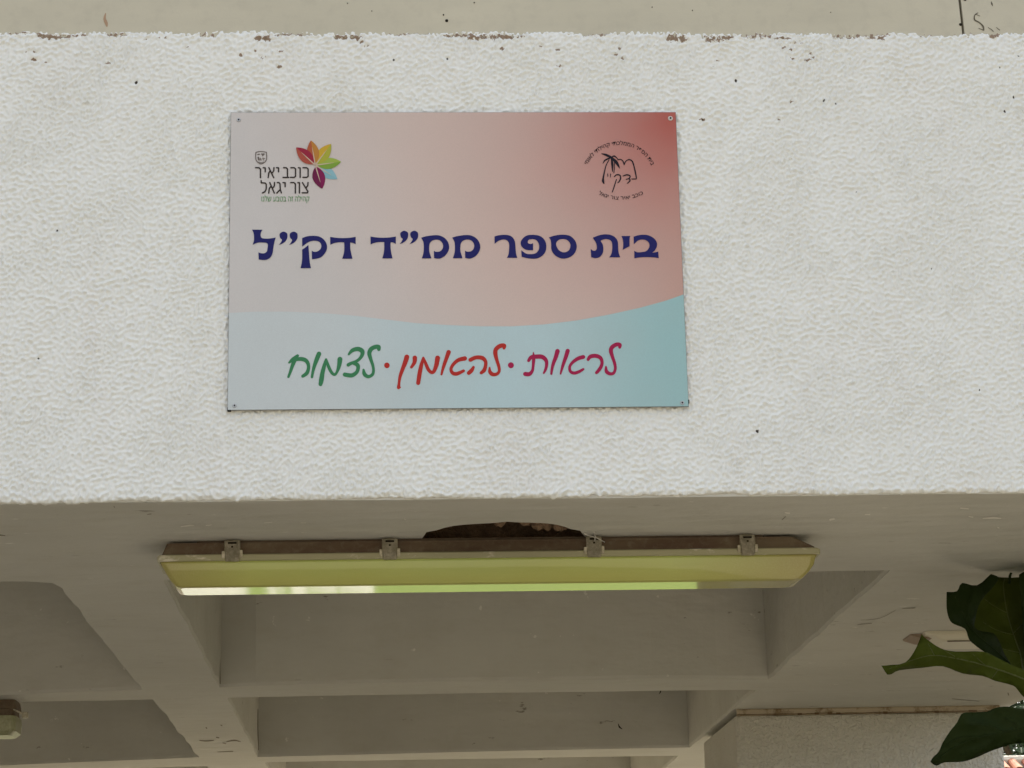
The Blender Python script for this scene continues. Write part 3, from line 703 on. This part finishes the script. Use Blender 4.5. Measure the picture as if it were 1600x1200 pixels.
bm = bmesh.new(); loft(bm, [(ZC-.0517, -.183, 1.350, y0-.002, y1+.002), (ZC-.058, -.179, 1.346, y0, y1), (ZC-.072, -.171, 1.343, y0+.004, y1-.004), (ZC-.090, -.160, 1.330, y0+.012, y1-.010), (ZC-.1005, -.150, 1.318, y0+.020, y1-.018),
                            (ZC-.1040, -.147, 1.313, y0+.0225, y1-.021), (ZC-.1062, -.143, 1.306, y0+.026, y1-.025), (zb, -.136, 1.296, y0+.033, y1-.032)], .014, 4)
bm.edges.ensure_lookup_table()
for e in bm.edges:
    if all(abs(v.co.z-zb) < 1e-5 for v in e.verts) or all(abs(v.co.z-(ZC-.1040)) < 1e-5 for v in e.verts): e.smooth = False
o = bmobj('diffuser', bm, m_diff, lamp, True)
for i, px in enumerate((363, 609, 928, 1168)):
    c_ = at_y(px, 850, y0-.008); cx_ = c_.x
    bm = bmesh.new(); wv_ = .0185
    prof = [(y0-.0075, ZC-.004, .017), (y0-.0105, ZC-.006, .018), (y0-.012, ZC-.025, .0185), (y0-.0125, ZC-.040, .017), (y0-.0105, ZC-.052, .0155), (y0-.007, ZC-.054, .015)]
    rows = [[bm.verts.new((cx_+s*wd, yy, zz)) for s in (-1, -.86, .86, 1)] for yy, zz, wd in prof]
    for rr in rows: rr[0].co.y += .0025; rr[3].co.y += .0025
    for a, b in zip(rows, rows[1:]):
        for k in range(3): bm.faces.new((a[k], a[k+1], b[k+1], b[k]))
    bmesh.ops.solidify(bm, geom=bm.faces[:], thickness=.0022)
    box(bm, cx_-.024, cx_-.017, y0-.0115, y0-.004, ZC-.046, ZC-.030, .001); box(bm, cx_+.017, cx_+.024, y0-.0115, y0-.004, ZC-.046, ZC-.028, .001)
    cl = bmobj('clip', bm, m_clip, lamp)
    bm = bmesh.new(); box(bm, cx_-.010, cx_+.010, y0-.0133, y0-.0118, ZC-.0135, ZC-.0095); box(bm, cx_-.0022, cx_+.0022, y0-.0138, y0-.0125, ZC-.0225, ZC-.019)
    bmobj('slot', bm, m_dark, cl)
# small batten at the left, on the rib behind
l2 = empty('ceiling_light', (-1.5, 3.2, ZC), 'small old batten light with clear ribbed cover on the rib at the left edge', 'ceiling light', 'fluorescent lights on the ceiling')
bm = bmesh.new(); loft(bm, [(ZC-.001, -2.2, -.935, 3.13, 3.27), (ZC-.032, -2.2, -.930, 3.125, 3.275), (ZC-.034, -2.2, -.938, 3.13, 3.27), (ZC-.056, -2.2, -.936, 3.13, 3.27)], .02)
bmobj('housing', bm, m_housing, l2)
bm = bmesh.new(); loft(bm, [(ZC-.0565, -2.2, -.930, 3.12, 3.28), (ZC-.075, -2.2, -.928, 3.12, 3.28), (ZC-.108, -2.2, -.930, 3.125, 3.275), (ZC-.122, -2.2, -.945, 3.14, 3.26)], .025, 4)
bmobj('cover', bm, m_diff2, l2)
bm = bmesh.new(); tube(bm, [(-.940, 3.14, ZC-.034), (-.915, 3.13, ZC-.048), (-.905, 3.13, ZC-.052)], .003, 6); box(bm, -.908, -.888, 3.12, 3.14, ZC-.066, ZC-.046, .003)
bmobj('clip', bm, m_clip, l2)
# pale flat batten at the right, partly behind the leaves
l3 = empty('ceiling_light', (2.25, 2.05, ZC), 'pale flat light with white cover behind the fig leaves at right', 'ceiling light', 'fluorescent lights on the ceiling')
bm = bmesh.new(); loft(bm, [(ZC-.0008, 1.918, 2.62, 1.965, 2.075), (ZC-.006, 1.920, 2.62, 1.965, 2.075), (ZC-.016, 1.955, 2.62, 1.96, 2.08)], .004)
bmobj('housing', bm, mat('tan_lamp_end', (.30, .23, .17), .6), l3)
bm = bmesh.new(); loft(bm, [(ZC-.0005, 1.952, 2.615, 1.915, 2.12), (ZC-.009, 1.958, 2.615, 1.915, 2.12), (ZC-.0105, 1.970, 2.612, 1.920, 2.11), (ZC-.030, 2.01, 2.60, 1.930, 2.09)], .01)
bmobj('cover', bm, m_diff3, l3)

bm = bmesh.new(); box(bm, 2.02, 2.59, 1.9265, 1.9295, ZC-.0315, ZC-.0285)  # dark strip standing in for the shadow gap under the cover's front edge
bmobj('shadow_gap_strip', bm, m_housing, l3)

# ------------------------------------------------------------------ FIG PLANT
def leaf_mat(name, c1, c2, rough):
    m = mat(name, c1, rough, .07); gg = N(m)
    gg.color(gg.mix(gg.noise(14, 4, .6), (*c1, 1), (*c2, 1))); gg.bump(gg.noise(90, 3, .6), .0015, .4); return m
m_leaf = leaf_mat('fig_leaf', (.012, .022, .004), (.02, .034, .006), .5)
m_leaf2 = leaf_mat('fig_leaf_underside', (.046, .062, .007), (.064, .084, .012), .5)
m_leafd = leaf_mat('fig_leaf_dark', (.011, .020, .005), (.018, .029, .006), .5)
m_vein = mat('leaf_vein', (.085, .10, .03), .5); m_stem = mat('fig_bark', (.10, .08, .05), .8)
plant = empty('fig_plant', (2.05, .75, ZG+.42), 'tall fiddle-leaf fig with broad dark green leaves reaching in at the right', 'plant')
def segd(p, a, b):
    ab = b-a; t = max(0, min(1, (p-a).dot(ab)/max(ab.length_squared, 1e-9))); return (p-(a+ab*t)).length
def fig_leaf(outline, veins, depth, mats, wave=.012, name='leaf', closed_n=3):
    """outline in picture units on a plane through the crown, lifted into folds between the veins"""
    O = catmull(outline, closed_n); OV = [Vector(p) for p in O]
    xs_ = [p[0] for p in O]; ys_ = [p[1] for p in O]
    pts = list(OV); n0 = len(OV)
    g0 = 6.
    y = min(ys_)
    while y < max(ys_):
        x = min(xs_)
        while x < max(xs_):
            p = Vector((x+random.uniform(-1, 1), y+random.uniform(-1, 1)))
            ins = False; j = n0-1
            for i in range(n0):
                a, b = OV[i], OV[j]
                if (a.y > p.y) != (b.y > p.y) and p.x < (b.x-a.x)*(p.y-a.y)/(b.y-a.y)+a.x: ins = not ins
                j = i
            if ins and min((p-q).length for q in OV) > 2.5: pts.append(p)
            x += g0
        y += g0
    for vn in veins:
        for a, b in zip(vn, vn[1:]):
            a, b = Vector(a), Vector(b); m_ = max(1, int((b-a).length/6))
            for k in range(m_): pts.append(a+(b-a)*k/m_)
    r = geometry.delaunay_2d_cdt(pts, [], [list(range(n0))], 1, 1e-4)
    V = []; 
    for p in r[0]:
        dv = min(segd(p, Vector(a), Vector(b)) for vn in veins for a, b in zip(vn, vn[1:]))
        de = min((p-q).length for q in OV)
        rel = 1-math.exp(-dv/7.)                       # puffed between veins
        d = depth(p.x, p.y)+rel*.010+noise.noise(Vector((p.x*.03, p.y*.03, depth(800, 900)*9)))*wave+noise.noise(Vector((p.x*.09, p.y*.09, 4)))*.004*(1 if de < 12 else .4)
        V.append(at_y(p.x, p.y, d))
    me = bpy.data.meshes.new(name); me.from_pydata([tuple(v) for v in V], [], [tuple(f) for f in r[2]]); me.update()
    o = link(name, me, mats, plant, True)
    md = o.modifiers.new('thickness', 'SOLIDIFY'); md.thickness = .0011
    bm = bmesh.new()
    for i, vn in enumerate(veins):
        Pp = [at_y(a[0], a[1], depth(a[0], a[1])+noise.noise(Vector((a[0]*.03, a[1]*.03, depth(800, 900)*9)))*wave-.0005) for a in [(q[0], q[1]) for q in catmull([(*q, 1) for q in vn], 4, False)]]
        w0 = .0022 if i == 0 else .0011
        tube(bm, Pp, [w0*(1-.6*k/len(Pp)) for k in range(len(Pp))], 5)
    bmobj('vein', bm, m_vein if mats is not m_leafd else m_leafd, o, True)
    return o
# broad leaf, hanging, seen from below; its left lobe folds away
fig_leaf([(1480, 925, 1), (1495, 924), (1503, 912), (1526, 916), (1547, 898, 1), (1559, 902), (1578, 903), (1604, 904), (1628, 925), (1640, 960), (1634, 1000), (1610, 1040), (1598, 1052, 1), (1583, 1042), (1565, 1033), (1542, 1020), (1527, 1010), (1515, 998), (1509, 982), (1490, 974), (1484, 967), (1480, 950)],
         [[(1598, 1050), (1594, 1022), (1583, 990), (1573, 955), (1568, 918), (1570, 904)], [(1583, 992), (1556, 984), (1536, 972)], [(1574, 958), (1550, 945), (1532, 930)], [(1583, 990), (1605, 965), (1622, 935)], [(1594, 1020), (1560, 1012), (1535, 1004)]],
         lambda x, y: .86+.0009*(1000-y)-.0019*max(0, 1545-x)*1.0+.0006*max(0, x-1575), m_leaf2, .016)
# its lobe turning in front, glossy and dark
fig_leaf([(1479, 925, 1), (1495, 924), (1503, 911), (1526, 915), (1548, 897, 1), (1560, 903), (1551, 918), (1538, 932), (1529, 946), (1524, 965), (1522, 978), (1530, 986), (1552, 990), (1562, 1005), (1570, 1024), (1583, 1043, 1), (1565, 1034), (1542, 1021), (1527, 1011), (1514, 999), (1508, 983), (1490, 975), (1483, 967), (1479, 950)],
         [[(1575, 1034), (1548, 1010), (1520, 985), (1500, 950), (1492, 932)], [(1520, 985), (1512, 950), (1522, 925)]],
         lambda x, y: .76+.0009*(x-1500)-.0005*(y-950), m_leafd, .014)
# long leaf reaching left, tip curled
fig_leaf([(1377, 1040, 1), (1395, 1039), (1410, 1037), (1420, 1030), (1430, 1015), (1437, 1000), (1440, 991, 1), (1448, 999), (1470, 1013), (1493, 1018), (1535, 1018), (1555, 1026), (1583, 1040), (1610, 1052), (1636, 1072), (1640, 1085, 1), (1618, 1088), (1600, 1084), (1583, 1071), (1555, 1064), (1535, 1056), (1504, 1052), (1473, 1041), (1442, 1043), (1405, 1047), (1393, 1053), (1386, 1054, 1)],
         [[(1640, 1080), (1590, 1057), (1540, 1040), (1500, 1030), (1460, 1024), (1430, 1030), (1390, 1045)], [(1500, 1030), (1475, 1016)], [(1540, 1040), (1520, 1022)], [(1560, 1046), (1550, 1060)], [(1460, 1024), (1450, 1005)]],
         lambda x, y: .62+.0007*(1600-x)*.5+.001*(y-1030), m_leaf2, .018)
# low leaf, dark green
fig_leaf([(1454, 1190, 1), (1458, 1183), (1467, 1174), (1473, 1160), (1484, 1143), (1495, 1129), (1502, 1116), (1510, 1113, 1), (1541, 1112), (1555, 1106), (1575, 1104), (1600, 1109), (1630, 1118), (1650, 1136, 1), (1630, 1155), (1600, 1160), (1583, 1162), (1569, 1166), (1546, 1174), (1526, 1183), (1504, 1190), (1476, 1191), (1463, 1196)],
         [[(1648, 1134), (1610, 1137), (1570, 1143), (1530, 1152), (1495, 1165), (1462, 1188)], [(1570, 1143), (1540, 1133), (1512, 1132)], [(1530, 1152), (1500, 1152), (1478, 1165)], [(1600, 1138), (1570, 1122)], [(1570, 1143), (1535, 1168), (1500, 1180)], [(1610, 1137), (1585, 1155)]],
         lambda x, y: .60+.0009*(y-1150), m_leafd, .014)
# leaves beyond the right edge
fig_leaf([(1592, 898, 1), (1612, 890), (1650, 905), (1680, 950), (1676, 1000), (1650, 1040), (1612, 1050, 1), (1600, 1000), (1596, 950)],
         [[(1614, 1048), (1640, 990), (1640, 930), (1615, 895)], [(1640, 985), (1660, 950)], [(1640, 985), (1612, 950)]], lambda x, y: .80+.0009*(x-1600), m_leafd, .02)
fig_leaf([(1584, 1070, 1), (1600, 1066), (1640, 1074), (1690, 1084), (1720, 1120), (1680, 1118), (1640, 1106), (1605, 1094)],
         [[(1712, 1114), (1650, 1090), (1590, 1074)], [(1650, 1090), (1620, 1078)]], lambda x, y: .92, m_leaf2, .01)
bm = bmesh.new()
sx_ = [at_y(1652, 1010, .72), at_y(1648, 1120, .72)]
tube(bm, [(2.02, .75, ZG+.40), (2.035, .74, ZG+1.0), (2.05, .74, ZG+1.7), (sx_[1].x, .73, sx_[1].z), (sx_[0].x, .73, sx_[0].z), (sx_[0].x-.03, .74, ZC-.05)], [.014, .013, .011, .008, .006, .004], 8)
for (a, b) in [((1650, 1075), (1640, 1082)), ((1650, 1062), (1600, 1052)), ((1650, 1140), (1649, 1135)), ((1651, 1030), (1614, 1048))]:
    pa, pb = at_y(*a, .73), at_y(*b, .68); tube(bm, [pa, (pa+pb)/2+Vector((0, 0, .008)), pb], .0028, 6)
bmobj('stem', bm, m_stem, plant, True)
bm = bmesh.new(); p = at_y(1578, 900, .86); q = at_y(1577, 912, .86); tube(bm, [q, p, p+Vector((.004, 0, .008))], [.003, .0035, .003], 6); bmobj('bud', bm, m_leafd, plant)
# lower foliage of the same plant, below the picture
def simple_leaf(a, az, L, tilt):
    V = []; F = []; n = 12
    ax = Vector((math.cos(az)*math.cos(tilt), math.sin(az)*math.cos(tilt), math.sin(tilt))); sd_ = Vector((-math.sin(az), math.cos(az), 0)); up = ax.cross(sd_)
    for k in range(n+1):
        t = k/n; wd = L*.36*(math.sin(math.pi*min(1, t*.97+.03))**.7)*(1-.28*math.exp(-((t-.4)/.12)**2)+.15*t)
        for s in (-1, -.5, 0, .5, 1):
            V.append(Vector(a)+ax*(L*t)+sd_*(wd*s)-Vector((0, 0, 1))*(L*.35*t*t)+up*(abs(s)*wd*.25+math.sin(t*19+s*2)*.008*abs(s)))
    for k in range(n):
        for j in range(4): i0 = k*5+j; F.append((i0, i0+1, i0+6, i0+5))
    o = mesh('leaf', V, F, m_leaf, plant, True); md = o.modifiers.new('thickness', 'SOLIDIFY'); md.thickness = .001
for k in range(13):
    z = ZG+.95+k*.095; simple_leaf((2.04, .745, z), k*2.4, random.uniform(.22, .32), R(random.uniform(-5, 25)))
pot = empty('plant_pot', (2.03, .75, ZG), 'round terracotta pot holding the fig on the passage floor', 'pot')
bm = bmesh.new()
rad = [(.0, .15), (.01, .16), (.36, .21), (.365, .225), (.42, .23), (.42, .21), (.38, .205)]
rings = [[bm.verts.new((2.03+r_*math.cos(2*math.pi*k/28), .75+r_*math.sin(2*math.pi*k/28), ZG+z_)) for k in range(28)] for z_, r_ in rad]
for a, b in zip(rings, rings[1:]):
    for k in range(28): bm.faces.new((a[k], a[(k+1) % 28], b[(k+1) % 28], b[k]))
bm.faces.new(rings[0][::-1]); bmobj('pot_body', bm, mat('terracotta', (.38, .16, .09), .8), pot, True)
bm = bmesh.new(); bmesh.ops.create_circle(bm, cap_ends=True, segments=28, radius=.206, matrix=Matrix.Translation((2.03, .75, ZG+.385))); bmobj('soil', bm, mat('soil', (.04, .028, .018), .95), pot)

# ------------------------------------------------------------------ GROUND AND SURROUNDINGS
def ground(name, x0, x1, y0, y1, z, mt):
    o = mesh(name, [(x0, y0, z), (x1, y0, z), (x1, y1, z), (x0, y1, z)], [(0, 1, 2, 3)], mt); o['kind'] = 'structure'; return o
m_pave = mat('pale_paving', (.42, .36, .28), .85, .2); g = N(m_pave)
br = g.new('TexBrick', {'Vector': g.tc.outputs['Object'], 'Scale': 2.0, 'Color1': (.27, .245, .195, 1), 'Color2': (.23, .21, .165, 1), 'Mortar': (.2, .17, .13, 1), 'Mortar Size': .012})
g.color(br.outputs[0])
m_floor = mat('passage_floor', (.21, .18, .13), .6, .3)
m_grass = mat('lawn_green', (.10, .21, .03), .9, .1); g = N(m_grass)
g.color(g.mix(g.noise(.8, 5, .6), (.09, .15, .03, 1), (.15, .20, .05, 1)))
m_far = mat('dry_grass_earth', (.09, .075, .05), .9, .1)
ground('ground', -400, 400, -400, 400, ZG-.012, m_far)
ground('forecourt', -3.6, 4.2, -26, 0, ZG-.004, m_pave)
ground('passage_floor', -8, 2.7, .0, 8.2, ZG, m_floor)
ground('lawn', -5, 3.3, 13.2, 17.5, ZG-.004, m_grass)
m_conc = mat('pale_concrete_path', (.62, .60, .54), .8, .2); g = N(m_conc); g.color(g.mix(g.noise(3, 4, .6), (.26, .25, .2, 1), (.60, .58, .5, 1)))
def patch(name, pts):
    o = mesh(name, [(x, y, ZG+.002) for x, y in pts], [list(range(len(pts)))], m_conc); o['kind'] = 'structure'
def seen_in_lamp(px):       # where on the lawn the lamp's polished underside mirrors
    d = ray(px, 915); return at_y(px, 915, .47).x+d.x/d.y*14.0
for a, b, k0, k1 in [(262, 384, .0, .1), (418, 431, .1, .12), (437, 443, .25, .2), (455, 478, .1, .5), (482, 526, .5, .9), (531, 584, .3, 1.1)]:
    xa, xb = seen_in_lamp(a), seen_in_lamp(b); n = 10; P = []
    for k in range(n+1): P.append((xa+(xb-xa)*k/n, 13.2+k1*.6*math.sin(k*1.9+a)*.5))
    for k in range(n+1): P.append((xb-(xb-xa)*k/n, 15.4-k0*1.6*(k/n)-.5*abs(math.sin(k*1.3+b))*k0))
    patch('stepping_slab', P)
# garden bushes whose dark shapes break the pale path in the lamp's reflection
m_bush = mat('bush_green', (.06, .12, .025), .8, .2)
def crown(name, c, rx, rz, n, size, mt, parent):
    V = []; F = []
    for k in range(n):
        d = Vector([random.gauss(0, 1) for _ in range(3)]).normalized()*(random.random()**.4)
        lump = 1+.28*noise.noise(d*2.3+Vector(c)*.1)
        p = Vector(c)+Vector((d.x*rx*lump, d.y*rx*lump, d.z*rz*lump))
        a = Vector([random.gauss(0, 1) for _ in range(3)]).normalized(); b = a.orthogonal().normalized(); s = size*random.uniform(.6, 1.3)
        i = len(V); V += [p-a*s, p-b*s*.45, p+a*s, p+b*s*.45]; F.append((i, i+1, i+2, i+3))
    return mesh(name, V, F, mt, parent)
# neighbour's house with a clay-tiled roof, seen past the pillar
hx, hy = 8.45, 26.; m_cream = mat('cream_mortar', (.74, .66, .52), .8, .2)
m_tile = mat('clay_roof_tile', (.42, .17, .09), .8, .2); g = N(m_tile); g.color(g.mix(g.noise(3, 4, .6), (.46, .2, .11, 1), (.30, .11, .06, 1)))
zr = CAM[2]+(hy-CAM[1])*.1005
house = empty('neighbour_house', (hx+2, hy+2, ZG), 'sunlit house with clay tiled roof beyond the pillar at bottom right', 'house')
bm = bmesh.new(); box(bm, hx-2.4, hx+8, hy-.2, hy+5, ZG, zr-.75); bmobj('wall', bm, mat('sunlit_wall', (.66, .6, .5), .8), house)
slope = .52
bm = bmesh.new()
v_ = [bm.verts.new(p) for p in ((hx-2.7, hy-1.7, zr-1.7*slope+.0-.05), (hx+8.2, hy-1.7, zr-1.7*slope-.05), (hx+8.2, hy, zr-.03), (hx-2.7, hy, zr-.03), (hx-2.7, hy+5.4, zr-2.2), (hx+8.2, hy+5.4, zr-2.2))]
bm.faces.new((v_[0], v_[1], v_[2], v_[3])); bm.faces.new((v_[3], v_[2], v_[5], v_[4])); bmobj('roof', bm, m_cream, house)
bm = bmesh.new(); tw = .15; n = 7; tl = .34
for r_ in range(5):
    yy = hy-.03-r_*tl*.88; zz = zr-.03*slope-r_*tl*.88*slope
    V0 = [bm.verts.new((tw*.5*math.cos(math.pi*k/n), -.0, tw*.42*math.sin(math.pi*k/n)+.0)) for k in range(n+1)] if False else None
bm.free()
me = bpy.data.meshes.new('roof_tile'); V = []; F = []
for s in (0, 1):
    for k in range(n+1):
        for rr in (1., .8):
            V.append((tw*.5*(1-.12*s)*rr*math.cos(math.pi*k/n), -tl*(1-s), (tw*.45*(1-.12*s)*rr*math.sin(math.pi*k/n))-(1-s)*tl*slope+.02*(1-s)))
def q_(s, k, r): return s*(n+1)*2+k*2+r
for k in range(n):
    F += [(q_(0, k, 0), q_(0, k+1, 0), q_(1, k+1, 0), q_(1, k, 0)), (q_(0, k, 1), q_(0, k+1, 1), q_(0, k+1, 0), q_(0, k, 0)), (q_(0, k, 1), q_(1, k, 1), q_(1, k+1, 1), q_(0, k+1, 1))]
me.from_pydata(V, [], F); me.update(); me.materials.append(m_tile)
for r_ in range(5):
    for c_ in range(22):
        o = bpy.data.objects.new('roof_tile', me); COL.objects.link(o); o.parent = house; o.matrix_parent_inverse = Matrix.Translation(-house.location)
        o.location = (hx-1.1+c_*.185+random.uniform(-.01, .01), hy-.05-r_*tl*.86, zr-.05*slope-.01-r_*tl*.86*slope)
bm = bmesh.new(); tube(bm, [(hx-2.7, hy, zr), (hx+8.2, hy, zr+.01)], .06, 8); bmobj('ridge', bm, m_cream, house)
m_tr = mat('tree_leaf', (.045, .075, .03), .7, .3); m_trunk = mat('tree_bark', (.12, .09, .06), .9)
def tree(x, y, h, rx, rz, n, label, grp=None):
    t = empty('garden_tree', (x, y, ZG), label, 'tree', grp)
    bm = bmesh.new(); tube(bm, [(x, y, ZG), (x+.1, y, ZG+h*.3), (x, y+.1, ZG+h*.7)], [.22, .17, .08], 8)
    for k in range(5):
        a = k*1.3; tube(bm, [(x, y, ZG+h*(.35+.06*k)), (x+math.cos(a)*rx*.6, y+math.sin(a)*rx*.6, ZG+h*(.6+.05*k))], [.07, .03], 6)
    bmobj('trunk', bm, m_trunk, t, True)
    crown('crown', (x, y, ZG+h-rz*.8), rx, rz, n, .13, m_tr, t)
tree(10.4, 30.5, 8.6, 3.2, 3.0, 9000, 'leafy dark green tree rising behind the tiled roof at right edge')
tree(-9, -22, 8, 3.2, 2.8, 3000, 'broad garden tree standing left across the forecourt behind the viewer')
tree(8, -24, 9, 3.4, 3.2, 3000, 'tall garden tree standing right across the forecourt behind the viewer')

shade_hedge = empty('shade_hedge', (4.6, 2, ZG), 'unseen dark green hedge along the side of the building beyond the right edge', 'shade_hedge')  # added out of view to keep side light off the coffer walls
V = []; F = []
for k in range(16000):
    x, y, z = random.uniform(4.1, 5.2), random.uniform(-3, 5.6), ZG+.05+2.5*random.random()**.8
    a = Vector([random.gauss(0, 1) for _ in range(3)]).normalized(); b = a.orthogonal().normalized(); q = Vector((x, y, z)); sz = random.uniform(.04, .09)
    i = len(V); V += [q-a*sz, q-b*sz*.5, q+a*sz, q+b*sz*.5]; F.append((i, i+1, i+2, i+3))
o = mesh('foliage', V, F, m_tr, shade_hedge); 
bm = bmesh.new()
for k in range(9): tube(bm, [(4.65, -2.7+k*.98, ZG), (4.7, -2.6+k*.98, ZG+1.1), (4.6, -2.7+k*.98, ZG+2.1)], [.03, .024, .01], 6)
bmobj('stem', bm, m_trunk, shade_hedge)
